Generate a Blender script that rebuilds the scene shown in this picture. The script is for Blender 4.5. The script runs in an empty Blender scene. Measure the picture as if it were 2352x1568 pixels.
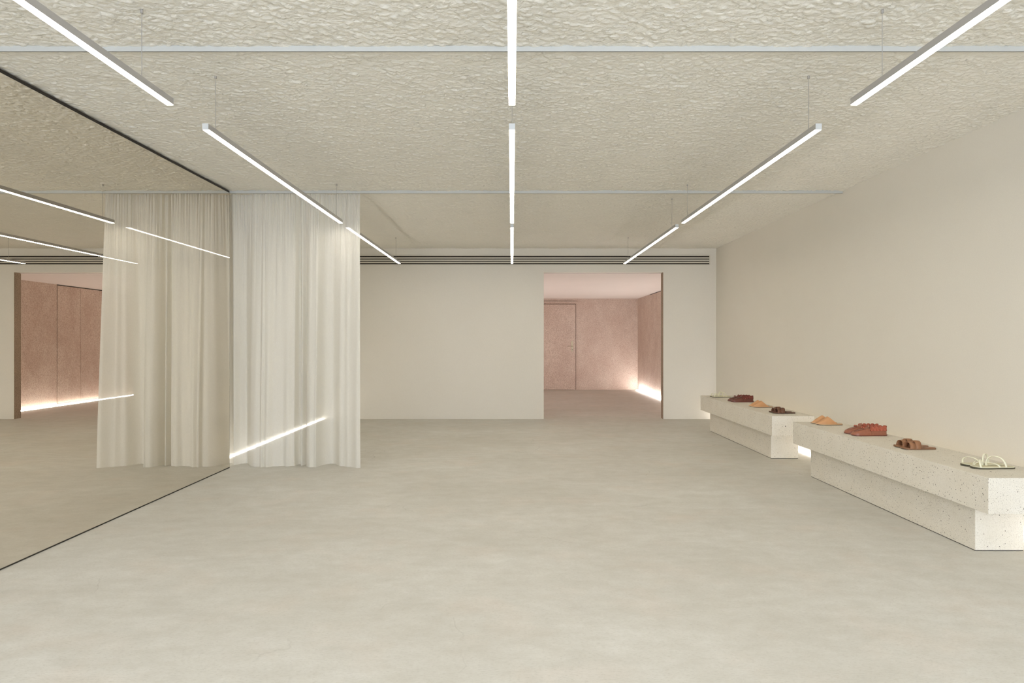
import bpy, bmesh, math, random
import numpy as np
from mathutils import Vector

random.seed(7)
S = bpy.context.scene
C = S.collection

# ------------------------------------------------------------------ camera, world, daylight, exposure
EYE = 1.25
cd = bpy.data.cameras.new('camera'); cam = bpy.data.objects.new('camera', cd); C.objects.link(cam)
cam.location = (0, 0, EYE); cam.rotation_euler = (math.pi/2, 0, 0)
cd.sensor_width = 36; cd.lens = 24; cd.clip_start = 0.05; cd.clip_end = 100
S.camera = cam
S.view_settings.view_transform = 'Standard'; S.view_settings.look = 'None'
S.view_settings.gamma = 1; S.view_settings.exposure = 0.0
S.view_settings.use_curve_mapping = False

DAY = 7.3                       # overcast daylight through the open shop front behind the camera
LAMP = 30.0                      # pendant tubes
LED = 28.0                       # strips along the wall feet
LAMPC = (1.0, 0.92, 0.80)
LEDC = (1.0, 0.965, 0.93)
w = bpy.data.worlds.new('world'); S.world = w; w.use_nodes = True
bg = w.node_tree.nodes['Background']
bg.inputs[0].default_value = (0.86, 0.955, 1.13, 1); bg.inputs[1].default_value = DAY
pd = bpy.data.lights.new('daylight_portal', 'AREA'); pd.shape = 'RECTANGLE'; pd.size = 5.9; pd.size_y = 2.5
pd.cycles.is_portal = True
po = bpy.data.objects.new('daylight_portal', pd); C.objects.link(po)
po.location = (0.12, -2.98, 1.3); po.rotation_euler = (math.pi/2, 0, 0)
try:
    S.cycles.use_denoising = True
    S.cycles.max_bounces = 10; S.cycles.diffuse_bounces = 7; S.cycles.glossy_bounces = 4
    S.cycles.transmission_bounces = 8; S.cycles.transparent_max_bounces = 12
    S.cycles.sample_clamp_indirect = 6
    S.cycles.caustics_reflective = True
except Exception:
    pass

# ------------------------------------------------------------------ materials
def mat(name):
    m = bpy.data.materials.new(name); m.use_nodes = True
    nt = m.node_tree; nt.nodes.clear()
    out = nt.nodes.new('ShaderNodeOutputMaterial')
    return m, nt, out
def N(nt, t, **kw):
    n = nt.nodes.new(t)
    for k, v in kw.items(): setattr(n, k, v)
    return n
def coords(nt, scale=(1, 1, 1), loc=(0, 0, 0), rot=(0, 0, 0)):
    tc = N(nt, 'ShaderNodeTexCoord'); mp = N(nt, 'ShaderNodeMapping')
    mp.inputs['Scale'].default_value = scale; mp.inputs['Location'].default_value = loc
    mp.inputs['Rotation'].default_value = rot
    nt.links.new(tc.outputs['Object'], mp.inputs['Vector'])
    return mp.outputs['Vector']
def noise(nt, vec, scale, detail=4, rough=.55):
    n = N(nt, 'ShaderNodeTexNoise'); nt.links.new(vec, n.inputs['Vector'])
    n.inputs['Scale'].default_value = scale; n.inputs['Detail'].default_value = detail
    n.inputs['Roughness'].default_value = rough
    return n.outputs['Fac']
def ramp(nt, fac, stops, interp='LINEAR'):
    r = N(nt, 'ShaderNodeValToRGB'); r.color_ramp.interpolation = interp
    e = r.color_ramp.elements
    while len(e) > 2: e.remove(e[-1])
    for i, (p, c) in enumerate(stops):
        if i < 2: el = e[i]; el.position = p
        else: el = e.new(p)
        el.color = (*c, 1) if len(c) == 3 else c
    nt.links.new(fac, r.inputs['Fac'])
    return r.outputs['Color']
def mix(nt, fac, a, b, mode='MIX'):
    m = N(nt, 'ShaderNodeMix', data_type='RGBA', blend_type=mode)
    for sock, v in ((m.inputs[0], fac), (m.inputs[6], a), (m.inputs[7], b)):
        if hasattr(v, 'is_output'): nt.links.new(v, sock)
        elif isinstance(v, (int, float)): sock.default_value = v
        else: sock.default_value = (*v, 1)
    return m.outputs[2]
def bsdf(nt, out, col, rough=.7, bump=None, bstr=.3, bdist=.01, metal=0, spec=.3):
    b = N(nt, 'ShaderNodeBsdfPrincipled')
    if hasattr(col, 'is_output'): nt.links.new(col, b.inputs['Base Color'])
    else: b.inputs['Base Color'].default_value = (*col, 1)
    if hasattr(rough, 'is_output'): nt.links.new(rough, b.inputs['Roughness'])
    else: b.inputs['Roughness'].default_value = rough
    b.inputs['Metallic'].default_value = metal
    b.inputs['Specular IOR Level'].default_value = spec
    if bump is not None:
        bp = N(nt, 'ShaderNodeBump'); bp.inputs['Strength'].default_value = bstr
        bp.inputs['Distance'].default_value = bdist
        nt.links.new(bump, bp.inputs['Height']); nt.links.new(bp.outputs[0], b.inputs['Normal'])
    nt.links.new(b.outputs[0], out.inputs['Surface'])
    return b

def m_plain(name, col, rough=.6, metal=0, spec=.3, nscale=0, amt=.12, bstr=0):
    m, nt, out = mat(name)
    if nscale:
        f = noise(nt, coords(nt), nscale)
        c = mix(nt, f, tuple(x*(1-amt) for x in col), tuple(min(1, x*(1+amt)) for x in col))
        bsdf(nt, out, c, rough, f if bstr else None, bstr, .002, metal, spec)
    else:
        bsdf(nt, out, col, rough, None, 0, 0, metal, spec)
    return m
def m_emit(name, col, s):
    m, nt, out = mat(name)
    e = N(nt, 'ShaderNodeEmission'); e.inputs[0].default_value = (*col, 1); e.inputs[1].default_value = s
    nt.links.new(e.outputs[0], out.inputs['Surface']); return m

M = {}
# painted plaster walls
m, nt, out = mat('warm_white_plaster'); v = coords(nt)
f1 = noise(nt, v, 1.1, 3); f2 = noise(nt, v, 140, 3, .7)
c = mix(nt, f1, (.76, .72, .635), (.80, .765, .685))
c = mix(nt, f2, tuple(x*.94 for x in (1, 1, 1)), (1, 1, 1)) if False else c
c = mix(nt, .12, c, f2, 'MULTIPLY')
bsdf(nt, out, c, .85, f2, .12, .002, 0, .15); M['wall'] = m
# bumpy sprayed ceiling
m, nt, out = mat('lumpy_sprayed_plaster'); v = coords(nt)
f1 = noise(nt, v, 2.2, 4); f2 = noise(nt, v, 55, 4, .6); f3 = noise(nt, coords(nt, (1, 1, 1), (5, 3, 0)), 13, 2)
c = mix(nt, f1, (.735, .71, .635), (.785, .765, .695))
c = mix(nt, f3, mix(nt, .07, c, (.55, .62, .5)), mix(nt, .08, c, (.8, .6, .5)))
vc = N(nt, 'ShaderNodeTexVoronoi', feature='DISTANCE_TO_EDGE'); vc.inputs['Scale'].default_value = 34
wv_ = N(nt, 'ShaderNodeVectorMath', operation='MULTIPLY_ADD'); nn = N(nt, 'ShaderNodeTexNoise'); nn.inputs['Scale'].default_value = 14
nt.links.new(v, nn.inputs['Vector']); nt.links.new(nn.outputs['Color'], wv_.inputs[0]); wv_.inputs[1].default_value = (.05, .05, 0)
nt.links.new(coords(nt, (.8, 1.15, .2)), wv_.inputs[2]); nt.links.new(wv_.outputs[0], vc.inputs['Vector'])
sm = N(nt, 'ShaderNodeMath', operation='MULTIPLY'); nt.links.new(vc.outputs['Distance'], sm.inputs[0]); sm.inputs[1].default_value = 1.6
ad = N(nt, 'ShaderNodeMath', operation='ADD'); nt.links.new(sm.outputs[0], ad.inputs[0]); nt.links.new(f2, ad.inputs[1])
bsdf(nt, out, c, .9, ad.outputs[0], .45, .007, 0, .1); M['ceil'] = m
# concrete floor
m, nt, out = mat('polished_grey_concrete'); v = coords(nt, (.75, 1.1, 1))
a = noise(nt, v, .9, 6, .6); b_ = noise(nt, coords(nt, (.75, 1.15, 1), (3, 1, 0)), 7, 9, .74); d = noise(nt, coords(nt, (1, 2.2, 1)), 60, 5, .7)
c = ramp(nt, a, [(.3, (.56, .545, .495)), (.7, (.675, .67, .632))])
c = mix(nt, ramp(nt, b_, [(.35, (0, 0, 0)), (.68, (1, 1, 1))]), mix(nt, .4, c, (.43, .405, .34)), c)
c = mix(nt, ramp(nt, noise(nt, coords(nt, (1, 1, 1), (9, 9, 0)), 2.4, 3), [(.52, (0, 0, 0)), (.75, (.22, .22, .22))]), c, (.68, .56, .47))
c = mix(nt, ramp(nt, d, [(.28, (.55, .55, .55)), (.5, (0, 0, 0))]), c, (.42, .40, .35))
# hairline cracks, sparse
wv = noise(nt, coords(nt), 1.4, 3)
vo = N(nt, 'ShaderNodeTexVoronoi', feature='DISTANCE_TO_EDGE'); vo.inputs['Scale'].default_value = .85
wm = N(nt, 'ShaderNodeVectorMath', operation='MULTIPLY_ADD')
nc = N(nt, 'ShaderNodeTexNoise'); nc.inputs['Scale'].default_value = 3; nc.inputs['Detail'].default_value = 5
nt.links.new(coords(nt), nc.inputs['Vector']); nt.links.new(nc.outputs['Color'], wm.inputs[0])
wm.inputs[1].default_value = (.35, .35, 0); nt.links.new(coords(nt), wm.inputs[2]); nt.links.new(wm.outputs[0], vo.inputs['Vector'])
crack = ramp(nt, vo.outputs['Distance'], [(0, (1, 1, 1)), (.0018, (0, 0, 0))])
gate = ramp(nt, noise(nt, coords(nt, (1, 1, 1), (2, 5, 0)), 1.1, 2), [(.54, (0, 0, 0)), (.66, (.35, .35, .35))])
c = mix(nt, mix(nt, 1.0, crack, gate, 'MULTIPLY'), c, (.2, .18, .15))
rg = ramp(nt, b_, [(.3, (.62, .62, .62)), (.7, (.50, .50, .50))])
bsdf(nt, out, c, rg, d, .12, .002, 0, .32); M['floor'] = m
# speckled pink plaster of the back room
def pink(name, ca, cb, dark):
    m, nt, out = mat(name); v = coords(nt, (1, 1, .8))
    a = noise(nt, v, 2.6, 5, .6); b_ = noise(nt, v, 85, 5, .8); d = noise(nt, coords(nt, (1, 1, .7), (4, 2, 1)), 34, 8, .8)
    c = mix(nt, ramp(nt, a, [(.35, (0, 0, 0)), (.65, (1, 1, 1))]), ca, cb)
    c = mix(nt, ramp(nt, b_, [(.38, (1, 1, 1)), (.55, (0, 0, 0))]), c, dark)
    c = mix(nt, ramp(nt, d, [(.38, (.32, .32, .32)), (.55, (0, 0, 0))]), c, dark)
    bsdf(nt, out, c, .75, b_, .3, .003, 0, .2); return m
M['pink'] = pink('speckled_pink_plaster', (.60, .475, .40), (.71, .605, .52), (.36, .26, .21))
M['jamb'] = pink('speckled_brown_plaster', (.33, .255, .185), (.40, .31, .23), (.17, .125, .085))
M['pinkceil'] = m_plain('pink_white_paint', (.70, .63, .585), .85, spec=.15, nscale=2, amt=.03)
# terrazzo / speckled stone
m, nt, out = mat('speckled_cream_stone'); v0 = coords(nt)
sn = N(nt, 'ShaderNodeTexNoise'); sn.inputs['Scale'].default_value = 130; sn.inputs['Detail'].default_value = 3; nt.links.new(v0, sn.inputs['Vector'])
sv = N(nt, 'ShaderNodeVectorMath', operation='MULTIPLY_ADD'); nt.links.new(sn.outputs['Color'], sv.inputs[0]); sv.inputs[1].default_value = (.006, .006, .006)
nt.links.new(v0, sv.inputs[2]); v = sv.outputs[0]
base = mix(nt, noise(nt, v, 5, 4), (.69, .64, .535), (.80, .77, .695))
base = mix(nt, ramp(nt, noise(nt, v, 230, 3, .7), [(.30, (.5, .5, .5)), (.5, (0, 0, 0))]), base, (.47, .405, .31))
clus = ramp(nt, noise(nt, coords(nt, (1, 1, 1), (3, 3, 3)), 4, 3), [(.35, (.25, .25, .25)), (.6, (1, 1, 1))])
def specks(scale, thr, keep, colr):
    vo = N(nt, 'ShaderNodeTexVoronoi'); vo.inputs['Scale'].default_value = scale; nt.links.new(v, vo.inputs['Vector'])
    sp = ramp(nt, vo.outputs['Distance'], [(thr*.75, (1, 1, 1)), (thr, (0, 0, 0))])
    sepc = N(nt, 'ShaderNodeSeparateColor'); nt.links.new(vo.outputs['Color'], sepc.inputs[0])
    g = N(nt, 'ShaderNodeMath', operation='LESS_THAN'); nt.links.new(sepc.outputs[0], g.inputs[0]); g.inputs[1].default_value = keep
    mm = N(nt, 'ShaderNodeMath', operation='MULTIPLY'); nt.links.new(sp, mm.inputs[0]); nt.links.new(g.outputs[0], mm.inputs[1])
    return mm.outputs[0]
def mul(a, b):
    mm = N(nt, 'ShaderNodeMath', operation='MULTIPLY'); nt.links.new(a, mm.inputs[0]); nt.links.new(b, mm.inputs[1]); return mm.outputs[0]
base = mix(nt, mul(specks(260, .30, .42, 0), clus), base, (.34, .30, .24))
base = mix(nt, mul(specks(120, .24, .30, 0), clus), base, (.23, .20, .16))
base = mix(nt, specks(55, .18, .20, 0), base, (.12, .105, .085))
base = mix(nt, specks(26, .16, .09, 0), base, (.06, .055, .05))
bsdf(nt, out, base, .7, noise(nt, v, 120, 3), .1, .002, 0, .25); M['stone'] = m
# mirror
m, nt, out = mat('slightly_tinted_mirror')
g = N(nt, 'ShaderNodeBsdfGlossy'); g.inputs['Color'].default_value = (.85, .81, .74, 1); g.inputs['Roughness'].default_value = 0.0
nt.links.new(g.outputs[0], out.inputs['Surface']); M['mirror'] = m
# sheer curtain
m, nt, out = mat('sheer_cream_linen'); v = coords(nt, (1, 1, .25))
weave = noise(nt, v, 260, 2, .6)
col = mix(nt, weave, (.73, .71, .64), (.84, .825, .765))
df = N(nt, 'ShaderNodeBsdfDiffuse'); tl = N(nt, 'ShaderNodeBsdfTranslucent'); tr = N(nt, 'ShaderNodeBsdfTransparent')
nt.links.new(col, df.inputs[0]); nt.links.new(col, tl.inputs[0])
x1 = N(nt, 'ShaderNodeMixShader'); x1.inputs[0].default_value = .33
nt.links.new(df.outputs[0], x1.inputs[1]); nt.links.new(tl.outputs[0], x1.inputs[2])
x2 = N(nt, 'ShaderNodeMixShader'); x2.inputs[0].default_value = .12
nt.links.new(x1.outputs[0], x2.inputs[1]); nt.links.new(tr.outputs[0], x2.inputs[2])
nt.links.new(x2.outputs[0], out.inputs['Surface']); M['curtain'] = m

M['black'] = m_plain('matt_black_trim', (.022, .018, .014), .5)
M['dark'] = m_plain('dark_slot', (.045, .035, .026), .8)
M['seam'] = m_plain('dark_brown_seam', (.12, .08, .06), .8)
M['track'] = m_plain('pale_painted_metal', (.50, .505, .48), .55, spec=.3)
M['alu'] = m_plain('satin_aluminium', (.43, .415, .40), .42, metal=.25, spec=.5)
M['slat'] = m_plain('beige_painted_slat', (.66, .62, .53), .6)
M['cap'] = m_plain('daylit_aluminium_cap', (.56, .57, .56), .5, metal=.1)  # housing metal made paler: daylight on the end faces put into the colour
M['cable'] = m_plain('steel_cable', (.33, .31, .28), .5)
M['tube'] = m_emit('lit_white_diffuser', LAMPC, LAMP)
M['led'] = m_emit('lit_strip_light', LEDC, LED)
M['led_back'] = m_emit('lit_strip_light_back_room', (1.0, .955, .93), LED*3.0)
M['led_right'] = m_emit('lit_strip_light_behind_benches', LEDC, LED*.8)
M['brass'] = m_plain('dull_brass', (.42, .36, .25), .35, metal=.7)
M['cream'] = m_plain('cream_leather', (.80, .775, .59), .45, nscale=90, amt=.05, bstr=.1)
M['insole'] = m_plain('pale_insole_leather', (.66, .61, .42), .55, nscale=60, amt=.05)
M['olive'] = m_plain('dark_olive_rubber', (.085, .075, .045), .6)
M['tan'] = m_plain('tan_leather', (.62, .33, .155), .5, nscale=70, amt=.08, bstr=.1)
M['tansole'] = m_plain('pale_tan_welt', (.60, .40, .23), .55)
M['heel'] = m_plain('dark_brown_heel', (.045, .025, .018), .5)
M['ox'] = m_plain('reddish_brown_leather', (.33, .12, .065), .35, nscale=60, amt=.2, bstr=.15, spec=.5)
M['ox2'] = m_plain('brick_red_leather', (.42, .115, .065), .42, nscale=80, amt=.2, bstr=.15)
M['oxd'] = m_plain('dark_oxblood_leather', (.17, .055, .035), .35, nscale=60, amt=.2, bstr=.15, spec=.5)
M['oxd2'] = m_plain('dark_red_leather', (.20, .05, .035), .4, nscale=80, amt=.2, bstr=.15)
M['brown'] = m_plain('mid_brown_leather', (.31, .15, .075), .45, nscale=70, amt=.12, bstr=.1)
M['brownd'] = m_plain('brown_insole', (.22, .12, .065), .6, nscale=70, amt=.12)
M['dbrown'] = m_plain('dark_brown_leather', (.155, .07, .04), .45, nscale=70, amt=.15, bstr=.1)
M['dbrownd'] = m_plain('dark_brown_insole', (.09, .05, .03), .6)

# ------------------------------------------------------------------ mesh helpers
def obj(name, bm, m, parent=None, smooth=False):
    me = bpy.data.meshes.new(name); bm.normal_update(); bm.to_mesh(me); bm.free()
    if m: me.materials.append(M[m] if isinstance(m, str) else m)
    if smooth:
        for p in me.polygons: p.use_smooth = True
    o = bpy.data.objects.new(name, me); C.objects.link(o)
    if parent: o.parent = parent
    return o
def box(bm, x0, x1, y0, y1, z0, z1):
    vs = [bm.verts.new(p) for p in ((x0,y0,z0),(x1,y0,z0),(x1,y1,z0),(x0,y1,z0),(x0,y0,z1),(x1,y0,z1),(x1,y1,z1),(x0,y1,z1))]
    for f in ((3,2,1,0),(4,5,6,7),(0,1,5,4),(1,2,6,5),(2,3,7,6),(3,0,4,7)): bm.faces.new([vs[i] for i in f])
def boxes(*bs):
    bm = bmesh.new()
    for b in bs: box(bm, *b)
    return bm
def bevel(o, wd, seg=2):
    md = o.modifiers.new('bevel', 'BEVEL'); md.width = wd; md.segments = seg; md.limit_method = 'ANGLE'
def tube(bm, p0, p1, r, n=8):
    p0 = Vector(p0); p1 = Vector(p1); d = (p1-p0).normalized()
    u = d.orthogonal().normalized(); v = d.cross(u)
    a = [bm.verts.new(p0 + r*(math.cos(2*math.pi*i/n)*u + math.sin(2*math.pi*i/n)*v)) for i in range(n)]
    b = [bm.verts.new(p1 + r*(math.cos(2*math.pi*i/n)*u + math.sin(2*math.pi*i/n)*v)) for i in range(n)]
    for i in range(n): bm.faces.new((a[i], a[(i+1)%n], b[(i+1)%n], b[i]))
    bm.faces.new(a[::-1]); bm.faces.new(b)
def grid(bm, P, close=False):
    V = [[bm.verts.new(p) for p in row] for row in P]
    for i in range(len(V)-1):
        for j in range(len(V[0])-1):
            try: bm.faces.new((V[i][j], V[i+1][j], V[i+1][j+1], V[i][j+1]))
            except ValueError: pass
    return V
def tag(o, label, cat, group=None):
    o['label'] = label; o['category'] = cat
    if group: o['group'] = group
    return o
def thing(name, label, cat, loc=(0, 0, 0), group=None):
    o = bpy.data.objects.new(name, None); C.objects.link(o); o.location = loc; o.empty_display_size = .1
    return tag(o, label, cat, group)
def struct(name, bm, m, parent=None, smooth=False):
    o = obj(name, bm, m, parent, smooth); o['kind'] = 'structure'; return o

# ------------------------------------------------------------------ the room
YB = -3.0; YF = 11.01; ZC = 2.753
XL = -3.05; XR = 3.294; XM = -2.796; YM = 6.76
YJ = YF + .13; YK = 17.66; XK = 3.255; XKL = -1.6; ZK = 2.359
DX0, DX1, DZ = .410*1.25, 2.440, 2.366
struct('floor', boxes((XL-.3, XR+.3, YB-.2, YK+.2, -.12, 0)), 'floor')
struct('wall_left', boxes((XL-.2, XL, YB, YJ, 0, ZC+.08)), 'wall')
struct('wall_right', boxes((XR, XR+.2, YB, YJ, 0, ZC+.08)), 'wall')
struct('wall_mirror', boxes((XL+.001, XM-.012, YB+.1, YM, 0.0005, ZC-.012)), 'wall')
struct('wall_far', boxes((XL+.001, DX0, YF, YJ, 0.0005, ZC+.08), (DX1, XR-.001, YF, YJ, 0.0005, ZC+.08), (DX0, DX1, YF, YJ, DZ, ZC+.08)), 'wall')
# shop front: lintel, sill and posts round the open front the daylight comes through
struct('wall_rear', boxes((XL+.001, XR-.001, YB-.15, YB-.001, 2.58, ZC+.08), (XL+.001, XR-.001, YB-.15, YB-.001, 0.0005, .06), (XL+.001, XL+.16, YB-.15, YB-.001, .06, 2.58), (XR-.16, XR-.001, YB-.15, YB-.001, .06, 2.58)), 'wall')
# ceiling: flat slab + displaced lumpy skin where the photo sees it
rng = np.random.default_rng(3)
def cell_height(X, Y):
    cx, cy = .047, .040
    gx, gy = X/cx, Y/cy
    # domain warp for wavy creases
    gx = gx + .35*np.sin(gy*1.3+np.sin(gx*.7)*1.5); gy = gy + .30*np.sin(gx*1.15+np.cos(gy*.6)*1.7) + .22*np.sin(gx*2.7+gy*.9)
    ix, iy = np.floor(gx).astype(int), np.floor(gy).astype(int)
    T = rng.random((256, 256, 3))
    f1 = np.full(X.shape, 9.); f2 = np.full(X.shape, 9.); hh = np.zeros(X.shape)
    for dx in (-1, 0, 1):
        for dy in (-1, 0, 1):
            jx, jy = ix+dx, iy+dy
            r = T[jx % 256, jy % 256]
            d = np.hypot(jx+r[..., 0]-gx, jy+r[..., 1]-gy)
            nearer = d < f1
            f2 = np.where(nearer, f1, np.minimum(f2, d)); hh = np.where(nearer, r[..., 2], hh); f1 = np.where(nearer, d, f1)
    e = f2-f1
    dome = 1-np.exp(-e*6.5)
    return dome*(.0055+.0062*hh) + .0022*np.sin(X*9+np.sin(Y*7)*2)*np.sin(Y*8+1.3) 
def lumpy(name, x0, x1, y0, y1, step):
    nx = int((x1-x0)/step)+1; ny = int((y1-y0)/step)+1
    xs = np.linspace(x0, x1, nx); ys = np.linspace(y0, y1, ny)
    Xg, Yg = np.meshgrid(xs, ys)
    Z = ZC + .004 - cell_height(Xg, Yg)
    co = np.stack([Xg, Yg, Z], -1).reshape(-1, 3).astype(np.float32)
    i = np.arange(ny-1)[:, None]*nx + np.arange(nx-1)[None, :]
    quads = np.stack([i, i+nx, i+nx+1, i+1], -1).reshape(-1, 4)
    me = bpy.data.meshes.new(name); me.vertices.add(len(co)); me.vertices.foreach_set('co', co.ravel())
    me.loops.add(quads.size); me.loops.foreach_set('vertex_index', quads.ravel().astype(np.int32))
    me.polygons.add(len(quads)); me.polygons.foreach_set('loop_start', np.arange(0, quads.size, 4, dtype=np.int32))
    me.polygons.foreach_set('loop_total', np.full(len(quads), 4, dtype=np.int32))
    me.polygons.foreach_set('use_smooth', np.ones(len(quads), dtype=bool))
    me.update(); me.validate(); me.materials.append(M['ceil'])
    o = bpy.data.objects.new(name, me); C.objects.link(o); o['kind'] = 'structure'; return o
ceil = lumpy('ceiling', XL, XR, 2.4, YF, .0098)
flat = obj('ceiling_slab', boxes((XL, XR, YB, 2.4, ZC-.006, ZC+.08), (XL, XR, 2.4, YF, ZC+.02, ZC+.08)), 'ceil', ceil)

# back room beyond the opening
struct('wall_back_room_far', boxes((XKL, XK, YK, YK+.15, 0.0005, 2.6)), 'pink')
struct('wall_back_room_left', boxes((XKL-.15, XKL, YJ+.001, YK+.15, 0.0005, 2.6)), 'pink')
struct('wall_back_room_right', boxes((XK, XK+.15, YJ+.001, YK+.15, 0.0005, 2.6)), 'pink')
struct('wall_back_room_near', boxes((XKL, DX0-.001, YJ+.001, YJ+.02, 0.0005, 2.6), (DX1+.002, XK, YJ+.001, YJ+.02, 0.0005, 2.6)), 'pink')
struct('ceiling_back_room', boxes((XKL, XK, YJ+.001, YK, ZK, 2.5)), 'pinkceil')
struct('trim_1', boxes((DX1-.005, DX1-.0005, YF+.001, YJ+.02, 0.0008, DZ-.001)), 'jamb')
# door in the back room's far wall
dl = .74; dr = 1.644; dt = 2.21
d1 = struct('door_1', boxes((dl, dr, YK-.028, YK-.006, .012, dt)), 'pink'); bevel(d1, .003)
g_ = struct('trim_2', boxes((dl-.010, dl-.002, YK-.006, YK-.0005, .001, dt+.010), (dr+.002, dr+.012, YK-.006, YK-.0005, .001, dt+.012), (dl-.010, dr+.012, YK-.006, YK-.0005, dt+.002, dt+.012)), 'seam')
struct('trim_3', boxes((dl-.4, 1.70, YK-.006, YK-.0005, 2.291, 2.300)), 'seam')
bm = boxes((dr-.115, dr-.068, YK-.036, YK-.028, .99, 1.262))
h_ = obj('handle_plate', bm, 'brass', d1); bevel(h_, .003)
bm = bmesh.new(); tube(bm, (dr-.09, YK-.036, 1.13), (dr-.09, YK-.085, 1.13), .009, 12); tube(bm, (dr-.082, YK-.08, 1.13), (dr-.215, YK-.08, 1.13), .009, 12)
obj('lever_handle', bm, 'brass', d1, True)
bm = bmesh.new(); tube(bm, (dr-.09, YK-.0365, 1.045), (dr-.09, YK-.0385, 1.045), .009, 16)
obj('keyhole', bm, 'black', d1)
ld = bpy.data.lights.new('back_room_fill_light', 'AREA'); ld.shape = 'RECTANGLE'; ld.size = 6.2; ld.size_y = .03  # added fill light, out of view at the left wall foot, brightens the back room
ld.energy = 66; ld.color = (1.0, .955, .93)
lo = bpy.data.objects.new('back_room_fill_light', ld); C.objects.link(lo)
lo.location = (XKL+.05, 14.4, .03); lo.rotation_euler = (0, math.radians(180-35), 0)
lo.rotation_euler = (Vector((.55, 0, .83)).to_track_quat('-Z', 'Y')).to_euler()
# flush panel doors on the right wall of the back room
ys = [13.27, 13.98, 14.70, 15.40, 16.06]
struct('trim_4', boxes((XK-.004, XK-.0005, ys[0]+.002, ys[-1]+.006, .022, ZK-.001)), 'black')
for i in range(4):
    o = struct('door_%d' % (i+2), boxes((XK-.014, XK-.0045, ys[i]+.004, ys[i+1]-.004, .05, ZK-.019)), 'pink')

# ------------------------------------------------------------------ fixtures
tag(obj('led_strip', boxes((XK-.060, XK-.030, YJ+.05, YK-.12, .0008, .017)), 'led_back'), 'lit strip light at the foot of the pink panelled wall in the back room', 'strip light')
tag(obj('led_strip', boxes((XL+.001, XL+.02, YM+.05, YF-.002, .0008, .015)), 'led'), 'lit strip light on the floor behind the sheer curtain', 'strip light')
tag(obj('led_strip', boxes((XR-.02, XR-.001, 3.6, YF-.03, .0008, .016)), 'led_right'), 'lit strip light along the wall foot behind the stone benches', 'strip light')

t = thing('linear_air_vent', 'long slotted air vent high on the far wall above the doorway', 'vent', (0, YF, 2.49))
vx0, vx1 = -2.93, 3.18
z_top = 2.6365
obj('vent_slot', boxes((vx0, vx1, -.006, -.001, .005, .145)), 'dark', t)
for i in range(5):
    zc = z_top - .0045 - i*.0362 - 2.49
    hh = .0098 if 0 < i < 4 else .005
    o = obj('slat', boxes((vx0, vx1, -.016, -.0065, zc-hh, zc+hh)), 'slat', t)
for x in (vx0-.01, vx1):
    obj('end_frame', boxes((x, x+.01, -.017, -.001, -.004, .150)), 'slat', t)

for y0, y1, lab in ((3.471, 3.477, 'flush pale curtain track across the ceiling nearest the camera, without a curtain'), (6.796, 6.802, 'flush pale ceiling curtain track carrying the sheer curtain')):
    x0 = XM+.002 if y0 < 5 else XL+.002
    t = thing('curtain_track', lab, 'curtain track', (0, (y0+y1)/2, ZC))
    obj('rail', boxes((x0, XR-.002, -.003, .003, -.0275, .006)), 'track', t)
    obj('rail_lip', boxes((x0, XR-.002, .0032, .006, -.0285, -.020)), 'dark', t)

# mirror
t = thing('wall_mirror_panel', 'full height wall mirror with thin black edges on the left wall', 'mirror', (XM, 3.7, 0))
ml0, ml1 = .3-3.7, YM-3.7
obj('mirror_glass', boxes((-.008, 0, ml0, ml1-.002, .009, ZC-.034)), 'mirror', t)
obj('bottom_edge', boxes((-.011, .001, ml0, ml1-.002, .001, .0085)), 'black', t)
obj('top_edge', boxes((-.011, -.002, ml0, ml1-.002, ZC-.0335, ZC-.0125)), 'black', t)
obj('side_edge', boxes((-.011, 0, ml1-.0015, ml1, .009, ZC-.034)), 'black', t)

# curtain
def build_curtain():
    bm = bmesh.new()
    nx, nz = 620, 44
    x0, x1 = XL+.03, -1.5215
    top = ZC-.019
    r = random.Random(11)
    folds = []
    p = 0
    while p < 1.02:
        wd = r.choice([.022, .035, .05, .065, .09, .115])*r.uniform(.85, 1.15)
        folds.append((p+wd/2, wd, r.uniform(.5, 1.0)*min(1.15, .55+wd*6)*r.choice([1, 1, 1, -1]), r.uniform(-1, 1)))
        p += wd*.80
    gp = [r.uniform(0, 6.28) for _ in range(6)]
    rows = []
    for k in range(nz+1):
        t = k/nz                      # 0 top, 1 bottom
        z = top - (top-.004)*t
        g = math.exp(-t*11)
        grow = .34 + .66*min(1, t*1.15)**.8
        row = []
        for i in range(nx+1):
            s = i/nx
            y = 0; xo = 0
            for (c, wd, a, sk) in folds:
                d = (s-c)/(wd*.62)
                if abs(d) < 3:
                    e = math.exp(-d*d*1.6)
                    y -= a*.105*grow*e
                    xo += a*sk*.034*grow*d*math.exp(-d*d)
            y += .012*math.sin(s*21+gp[0]+t*1.1)*(1+t) 
            y += .0035*math.sin(s*150+gp[1]+4*t)*(1-.7*t)
            y += g*(.009*math.sin(s*330+gp[2])+.006*math.sin(s*510+gp[3]+t*9)+.004*math.sin(s*760+gp[4]))
            edge = max(0, (s-.93)/.07)
            y -= edge*t*.035
            x = x0 + (x1-x0)*s + xo + .03*edge*t
            zz = z + (0 if t < 1 else 0)
            row.append((x, 6.885 + y, zz))
        rows.append(row)
    grid(bm, rows)
    return bm
cu = thing('sheer_curtain', 'sheer cream linen curtain hanging from ceiling to floor beside the mirror', 'curtain', (0, 0, 0))
fab = obj('fabric', build_curtain(), 'curtain', cu, True)

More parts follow.
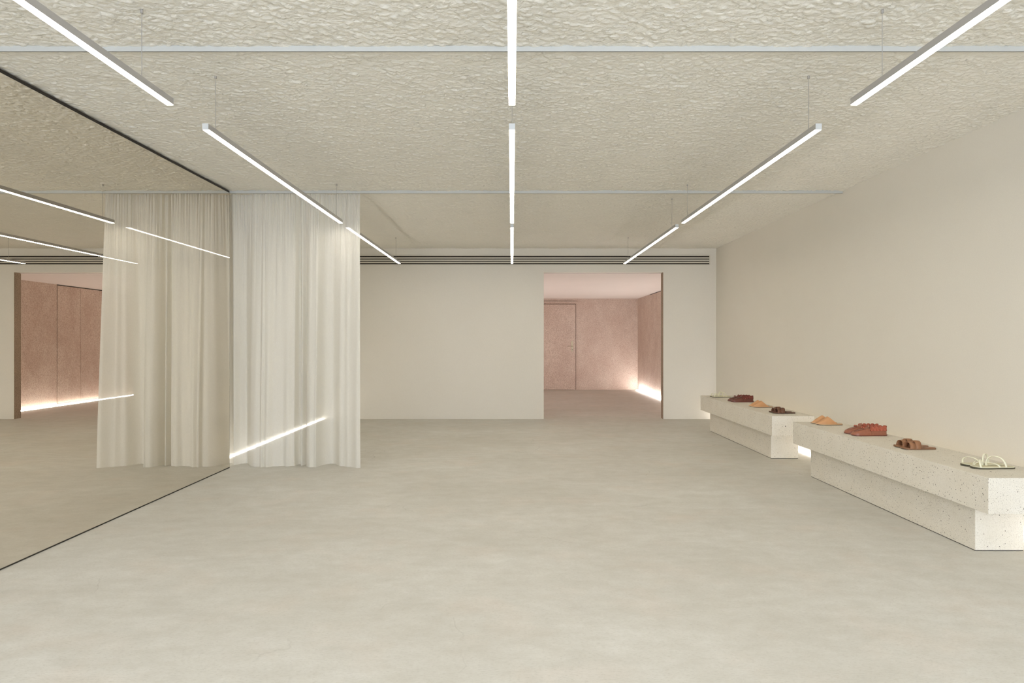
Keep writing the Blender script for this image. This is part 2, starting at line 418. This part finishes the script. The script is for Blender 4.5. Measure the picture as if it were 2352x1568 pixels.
# pendant tubes
LB = EYE + .9264*1.25         # underside height
LW = .0335
def lamp(xc, y0, y1, wires, label, far=True):
    t = thing('pendant_tube_lamp', label, 'pendant lamp', (xc, (y0+y1)/2, LB), 'suspended linear tube lamps')
    h = (y1-y0)/2; a = LW/2
    obj('housing', boxes((-a, a, -h+.004, h-.004, .0030, LW)), 'alu', t)
    obj('diffuser', boxes((-a+.0015, a-.0015, -h+.0042, h-.0042, 0, .0028)), 'tube', t)
    for s in (-1, 1):
        obj('end_cap', boxes((-a, a, min(s*h, s*(h-.004)), max(s*h, s*(h-.004)), 0, LW+.0005)), 'cap', t)
    for wy in wires:
        bm = bmesh.new(); tube(bm, (0, wy-t.location.y, LW), (0, wy-t.location.y, ZC-LB-.012), .0016, 6)
        cb = obj('cable', bm, 'cable', t)
        bm = bmesh.new(); tube(bm, (0, wy-t.location.y, ZC-LB-.016), (0, wy-t.location.y, ZC-LB+.004), .0065, 12)
        obj('ceiling_anchor', bm, 'cable', cb, True)
u = 1960
rows = (('left', -1.342*1.25), ('middle', 0.0), ('right', 1.342*1.25))
for nm, xc in rows:
    lamp(xc, .45, 3.352, (.75, 3.093), 'lit tube lamp in the %s row, nearest the camera, cut off by the top edge' % nm)
    lamp(xc, 3.733, 6.698, (3.863, 6.53), 'lit suspended tube lamp in the %s row, second of three from the camera' % nm)
    lamp(xc, 6.938, 10.18, (7.162, 9.86), 'lit suspended tube lamp in the %s row, farthest and ending at the far wall' % nm)

# stone benches
def bench(y0, y1, b0, b1, label):
    t = thing('stone_bench', label, 'bench', (2.91, (y0+y1)/2, 0), 'speckled stone display benches')
    yo = t.location.y; xo = t.location.x
    a = obj('bench_top', boxes((2.690-xo, 3.131-xo, y0-yo, y1-yo, .2745, .480)), 'stone', t); bevel(a, .0025)
    a = obj('bench_base', boxes((2.765-xo, 3.056-xo, b0-yo, b1-yo, .004, .274)), 'stone', t); bevel(a, .0025)
    obj('base_shadow_gap', boxes((2.768-xo, 3.053-xo, b0+.003-yo, b1-.003-yo, .0002, .004)), 'black', t)
bench(3.855, 6.539, 4.075, 6.32, 'long cream speckled stone bench nearer the camera along the right wall')
bench(7.066, 9.74, 7.286, 9.53, 'long cream speckled stone bench nearer the far wall along the right wall')

# ------------------------------------------------------------------ shoes
ZB = .4803
def halfw(s, side, W, toe, heelr=.13):
    base_o = np.interp(s, [0, .12, .25, .38, .55, .75, 1], [.85, .95, 1.0, .98, .84, .76, .74])
    base_i = np.interp(s, [0, .12, .25, .38, .55, .75, 1], [.9, .98, .98, .86, .66, .70, .74])
    b = base_o if side < 0 else base_i
    k = {'round': .16, 'point': .34, 'sq': .09}[toe]
    q = min(1, s/k); cap = math.sqrt(max(0, 1-(1-q)**2)) if toe != 'point' else (math.sin(q*math.pi/2)**.85)
    q2 = min(1, (1-s)/heelr); cap *= math.sqrt(max(0, 1-(1-q2)**2))
    return max(.0012, b*W*cap)
def slist(n=44):
    return [.5-.5*math.cos(math.pi*i/n) for i in range(n+1)]
def sole_bm(L, W, z0, z1, toe='round', spring=.004, grow=0, f=1):
    bm = bmesh.new(); top = []; bot = []
    def zz(s): return spring*max(0, 1-s/.2)**2
    ss = slist()
    ring = [(s, -1) for s in ss] + [(s, 1) for s in ss[::-1]]
    for s, sd in ring:
        y = f*sd*(halfw(s, sd, W, toe)+grow); x = -grow + s*(L+2*grow)
        top.append(bm.verts.new((x, y, z1+zz(s)))); bot.append(bm.verts.new((x, y, z0+zz(s))))
    n = len(ring); hN = n//2
    for i in range(n): bm.faces.new((bot[i], bot[(i+1)%n], top[(i+1)%n], top[i]))
    for i in range(hN-1):
        j = n-1-i
        bm.faces.new((top[i], top[i+1], top[j-1], top[j])); bm.faces.new((bot[j], bot[j-1], bot[i+1], bot[i]))
    bmesh.ops.remove_doubles(bm, verts=bm.verts, dist=1e-6)
    bmesh.ops.recalc_face_normals(bm, faces=bm.faces)
    return bm
def strap_bm(L, W, s0, s1, width, h, zb, toe='round', f=1, flat=2.2, thick=.0022, skew=0, n=28, inset=.002):
    """ribbon arching from the outer edge (s0) to the inner edge (s1)"""
    bm = bmesh.new(); rows = []
    pts = []
    yo = -(halfw(s0, -1, W, toe)-inset); yi = halfw(s1, 1, W, toe)-inset
    for i in range(n+1):
        a = math.pi*i/n
        ca = -math.copysign(abs(math.cos(a))**(2/flat), math.cos(a)); sa = abs(math.sin(a))**(2/flat)
        tt = (ca+1)/2
        pts.append((s0+(s1-s0)*tt, yo+(yi-yo)*tt, zb+(h-zb)*sa, ca, sa))
    for (s, y, z, ca, sa) in pts:
        x = s*L + skew*sa; ny = ca*.6; nz = .4+sa
        l = math.hypot(ny, nz); ny /= l; nz /= l
        w2 = width/2
        q = []
        for dx, th in ((-w2, 0), (-w2, 1), (0, 1.25), (w2, 1), (w2, 0)):
            q.append((x+dx, f*(y+ny*thick*th), z+nz*thick*th))
        q.append(q[0]); rows.append(q)
    grid(bm, rows)
    bmesh.ops.remove_doubles(bm, verts=bm.verts, dist=1e-6)
    bmesh.ops.recalc_face_normals(bm, faces=bm.faces)
    return bm
def shoe_root(kind, x, y, label, cat, group):
    return thing(kind, label, cat, (x, y, ZB), group)

def sandal(x, y, f, label):
    L, W = .258, .042
    t = shoe_root('strappy_sandal', x, y, label, 'sandal', 'cream strappy sandals')
    obj('sole', sole_bm(L, W, 0, .0085, grow=.001, f=f), 'olive', t)
    obj('insole', sole_bm(L, W, .0086, .0112, f=f), 'cream', t)
    obj('footbed', sole_bm(L*.95, W*.86, .0113, .0120, f=f), 'insole', t).location.x = L*.025
    obj('strap', strap_bm(L, W, .13, .36, .011, .052, .010, f=f, skew=-.012), 'cream', t, True)
    obj('strap', strap_bm(L, W, .58, .18, .011, .034, .010, f=f, skew=0), 'cream', t, True)
    obj('strap', strap_bm(L, W, .74, .44, .012, .072, .010, f=f, skew=-.008), 'cream', t, True)
def slide(x, y, f, label, a='brown', b='brownd'):
    L, W = .242, .043
    t = shoe_root('leather_slide', x, y, label, 'sandal', 'two-band leather slides')
    obj('sole', sole_bm(L, W, 0, .009, grow=.001, spring=.006, f=f), b, t)
    obj('insole', sole_bm(L, W, .0091, .0115, spring=.006, f=f), a, t)
    obj('front_band', strap_bm(L, W, .235, .22, .040, .048, .006, f=f, flat=2.6, thick=.003, skew=.006, inset=-.001), a, t, True)
    obj('rear_band', strap_bm(L, W, .40, .39, .040, .058, .006, f=f, flat=2.6, thick=.003, skew=.004, inset=-.001), a, t, True)
    bm = bmesh.new(); rows = []
    for i in range(9):
        q = i/8; xx = L*(.20+.24*q); z = .048+.010*q
        rows.append([(xx, f*(-.013), z+.001), (xx, 0, z+.005), (xx, f*.013, z+.001), (xx, f*.013, z-.001), (xx, f*(-.013), z-.001), (xx, f*(-.013), z+.001)])
    grid(bm, rows); obj('centre_band', bm, a, t, True)
    obj('side_tab', strap_bm(L, W*1.01, .52, .52, .02, .022, .006, f=f, thick=.003, inset=-.001, flat=5, n=10), b, t, True).scale = (1, 1, .01) if False else (1, 1, 1)
    return t
def vamp_bm(L, W, toe, f, s_side, s_mid, Hmid, z0, hfun, na=24, ns=26, p=1.15, thick=.0022):
    bm = bmesh.new()
    for off in (0, 1):
        rows = []
        for j in range(na+1):
            a = math.pi*j/na
            side = -math.cos(a); ht = math.sin(a)
            smax = s_side + (s_mid-s_side)*ht**p
            row = []
            for i in range(ns+1):
                s = smax*(i/ns)
                H = hfun(s)-off*thick
                wv = halfw(s, -1 if side < 0 else 1, W, toe)-off*thick
                yy = side*abs(side)**(-.25)*wv if abs(side) > 1e-6 else 0
                row.append((s*L + off*thick*(1-i/ns), f*yy, z0 + max(0, H)*ht**.75))
            rows.append(row)
        V = grid(bm, rows)
        if off == 0: A = V
        else: B = V
    for j in range(na):
        bm.faces.new((A[j][-1], A[j+1][-1], B[j+1][-1], B[j][-1]))
    bmesh.ops.remove_doubles(bm, verts=bm.verts, dist=1e-6)
    bmesh.ops.recalc_face_normals(bm, faces=bm.faces)
    return bm
def mule(x, y, f, label):
    L, W = .240, .041
    t = shoe_root('pointed_mule', x, y, label, 'mule shoe', 'tan pointed mules')
    obj('sole', sole_bm(L, W, 0, .004, toe='point', spring=.006, f=f), 'heel', t)
    obj('welt', sole_bm(L, W, .0041, .0115, toe='point', spring=.005, grow=.0015, f=f), 'tansole', t)
    obj('heel_block', boxes((L*.76, L*.985, -.022, .022, 0, .006)), 'heel', t)
    hf = lambda s: .004 + .066*min(1.0, s/.44)**1.05 + max(0, s-.44)*.02
    obj('upper', vamp_bm(L, W, 'point', f, .80, .44, .066, .008, hf, p=.68), 'tan', t, True)
    return t
def loafer(x, y, f, label, c1='ox', c2='ox2'):
    L, W = .285, .045
    t = shoe_root('frilled_loafer', x, y, label, 'shoe', 'brown frilled leather loafers')
    obj('sole', sole_bm(L, W, .0, .007, spring=.004, grow=.002, f=f), 'oxd', t)
    obj('welt', sole_bm(L, W, .0071, .011, spring=.004, grow=.003, f=f), c1, t)
    obj('heel', sole_bm(L*.24, W*.72, 0, .006, toe='sq', spring=0, f=f), 'heel', t).location.x = L*.755
    # closed toe half
    hf = lambda s: .020*min(1, math.sqrt(max(0, 1-(1-min(1, s/.10))**2))) + .040*min(1, s/.45)**1.2
    obj('upper', vamp_bm(L, W, 'round', f, .52, .44, .06, .010, hf, p=2.0, thick=.0025), c1, t, True)
    # quarters: wall round the heel, open on top
    bm = bmesh.new()
    ringo = [(s, -1) for s in np.linspace(.44, 1, 22)] + [(s, 1) for s in np.linspace(1, .44, 22)[1:]]
    for th in (0, .0028):
        rows = []
        for k in range(6):
            q = k/5; row = []
            for s, sd in ringo:
                wv = halfw(s, sd, W, 'round', .14)-th
                wv *= 1-.20*q**2
                H = .050 + .004*math.sin((s-.44)*9)
                xx = s*L - (th+.004*q)*(1 if s > .8 else 0)
                row.append((xx, f*sd*wv, .010+q*H))
            rows.append(row)
        if th == 0: A = grid(bm, rows)
        else: B = grid(bm, rows)
    for i in range(len(ringo)-1): bm.faces.new((A[-1][i], A[-1][i+1], B[-1][i+1], B[-1][i]))
    bmesh.ops.recalc_face_normals(bm, faces=bm.faces)
    obj('quarter', bm, c1, t, True)
    obj('insole', sole_bm(L*.97, W*.88, .0115, .014, f=f), 'brownd', t).location.x = L*.015
    # moccasin seam round the apron
    bm = bmesh.new(); pts = []
    for i in range(25):
        a = math.pi*(i/24)
        pts.append((L*(.47-.40*math.sin(a)), -math.cos(a)*W*.66*(1-.1*math.sin(a)), 0))
    P3 = []
    for (px, py, _) in pts:
        s = px/L; ww = halfw(s, -1 if py < 0 else 1, W, 'round'); r_ = max(-1, min(1, py/ww)); q = math.copysign(abs(r_)**(1/.75), r_)
        P3.append((px, f*py, .010 + hf(s)*math.sqrt(max(0, 1-q*q))**.75 + .0008))
    for i in range(24): tube(bm, P3[i], P3[i+1], .0016, 6)
    obj('apron_seam', bm, 'oxd' if c1 == 'ox' else 'heel', t, True)
    # scalloped frill: two ruffled tiers following the top line
    path = [(q, -1) for q in np.linspace(.47, .995, 90)] + [(q, 1) for q in np.linspace(.995, .47, 90)[1:]]
    for tier, (zt, hgt, outw, ph) in enumerate(((.052, .030, .004, 0), (.046, .019, .008, .9))):
        bm = bmesh.new()
        sheets = []
        for th in (0, .0016):
            rows_ = []
            for k in range(7):
                q = k/6; row = []
                for n_, (sq, sd) in enumerate(path):
                    a_ = n_/len(path)*math.pi*(9.0 if tier == 0 else 11.0) + ph
                    lobe = abs(math.sin(a_))**.55
                    wv = halfw(sq, sd, W, 'round', .14)*.83 + outw*q**.7*1.1 - th
                    rip = .0035*math.sin(2*a_+1.2)*q
                    zz = zt + hgt*q*(.50+.50*lobe)*(1 if tier == 0 else .9) - (0 if tier == 0 else .020*0)
                    if tier == 1: zz = zt + .012 - hgt*q*(.45+.55*lobe)
                    row.append((min(sq*L, L*.992) - th - .001 + (rip if sq > .9 else 0), f*sd*(wv+rip+(.0022 if tier else 0)), zz))
                rows_.append(row)
            sheets.append(grid(bm, rows_))
        A, B = sheets
        for n_ in range(len(path)-1):
            for k in (0, 6): bm.faces.new((A[k][n_], A[k][n_+1], B[k][n_+1], B[k][n_]))
        bmesh.ops.recalc_face_normals(bm, faces=bm.faces)
        obj('frill', bm, c2, t, True)
    # tongue flap and bow
    bm = bmesh.new(); rows = []
    for th in (0, 1):
        for i in range(9):
            q = i/8
            wd = .019*math.sqrt(max(0, 1-max(0, (q-.35)/.65)**2)) if q < 1 else .001
            zq = .050+.040*q; xq = L*.40 + .026*q + th*.003
            rows.append([(xq, f*(-wd+2*wd*j/6), zq - .004*((j-3)/3)**2) for j in range(7)])
        if th == 0: r0 = rows; rows = []
    A = grid(bm, r0); B = grid(bm, rows)
    for i in range(8):
        for j in (0, 6): bm.faces.new((A[i][j], A[i+1][j], B[i+1][j], B[i][j]))
    bm.faces.new
    for j in range(6): bm.faces.new((A[-1][j], A[-1][j+1], B[-1][j+1], B[-1][j]))
    bmesh.ops.recalc_face_normals(bm, faces=bm.faces)
    obj('tongue', bm, c1, t, True)
    bm = bmesh.new()
    for dx, dy, dz, rr in ((-.010, -.012, 0, .007), (-.010, .012, .001, .007), (-.022, 0, -.002, .0055)):
        o2 = bmesh.ops.create_uvsphere(bm, u_segments=12, v_segments=8, radius=rr)['verts']
        for v in o2: v.co += Vector((L*.36+dx, f*dy, .066+dz))
    tube(bm, (L*.36-.010, -.012, .064), (L*.36-.010, .012, .064), .0025, 8)
    obj('tassel_bow', bm, c2, t, True)
    return t

nearb, farb = 'nearer stone bench', 'far stone bench'
def pair(fn, spots, texts, **kw):
    for (x, y, f), lab in zip(spots, texts): fn(x, y, f, lab, **kw)
dy = .5*.085
pair(sandal, [(2.792, 4.150, 1), (2.792, 4.240, -1)],
     ['cream strappy sandal at the camera end of nearer bench, front of pair', 'cream strappy sandal at the camera end of nearer bench, rear of pair'])
pair(slide, [(2.790, 4.892, 1), (2.792, 4.984, -1)],
     ['mid brown two-band leather slide on nearer bench, front of pair', 'mid brown two-band leather slide on nearer bench, rear of pair'])
pair(loafer, [(2.784, 5.596, 1), (2.784, 5.715, -1)],
     ['reddish brown frilled loafer on nearer bench, front of pair', 'reddish brown frilled loafer on nearer bench, rear of pair'])
pair(mule, [(2.807, 6.306, 1), (2.805, 6.406, -1)],
     ['tan pointed mule at the far end of nearer bench, front of pair', 'tan pointed mule at the far end of nearer bench, rear of pair'])
pair(slide, [(2.793, 7.321, 1), (2.793, 7.415, -1)],
     ['dark brown two-band leather slide at the camera end of far bench, front of pair', 'dark brown two-band leather slide at the camera end of far bench, rear of pair'], a='dbrown', b='dbrownd')
pair(mule, [(2.804, 7.983, 1), (2.804, 8.083, -1)],
     ['tan pointed mule in the middle of far bench, front of pair', 'tan pointed mule in the middle of far bench, rear of pair'])
pair(loafer, [(2.787, 8.688, 1), (2.787, 8.815, -1)],
     ['dark red-brown frilled loafer on far bench, front of pair', 'dark red-brown frilled loafer on far bench, rear of pair'], c1='oxd', c2='oxd2')
pair(sandal, [(2.755, 9.410, 1), (2.757, 9.502, -1)],
     ['cream strappy sandal at the far wall end of far bench, front of pair', 'cream strappy sandal at the far wall end of far bench, rear of pair'])
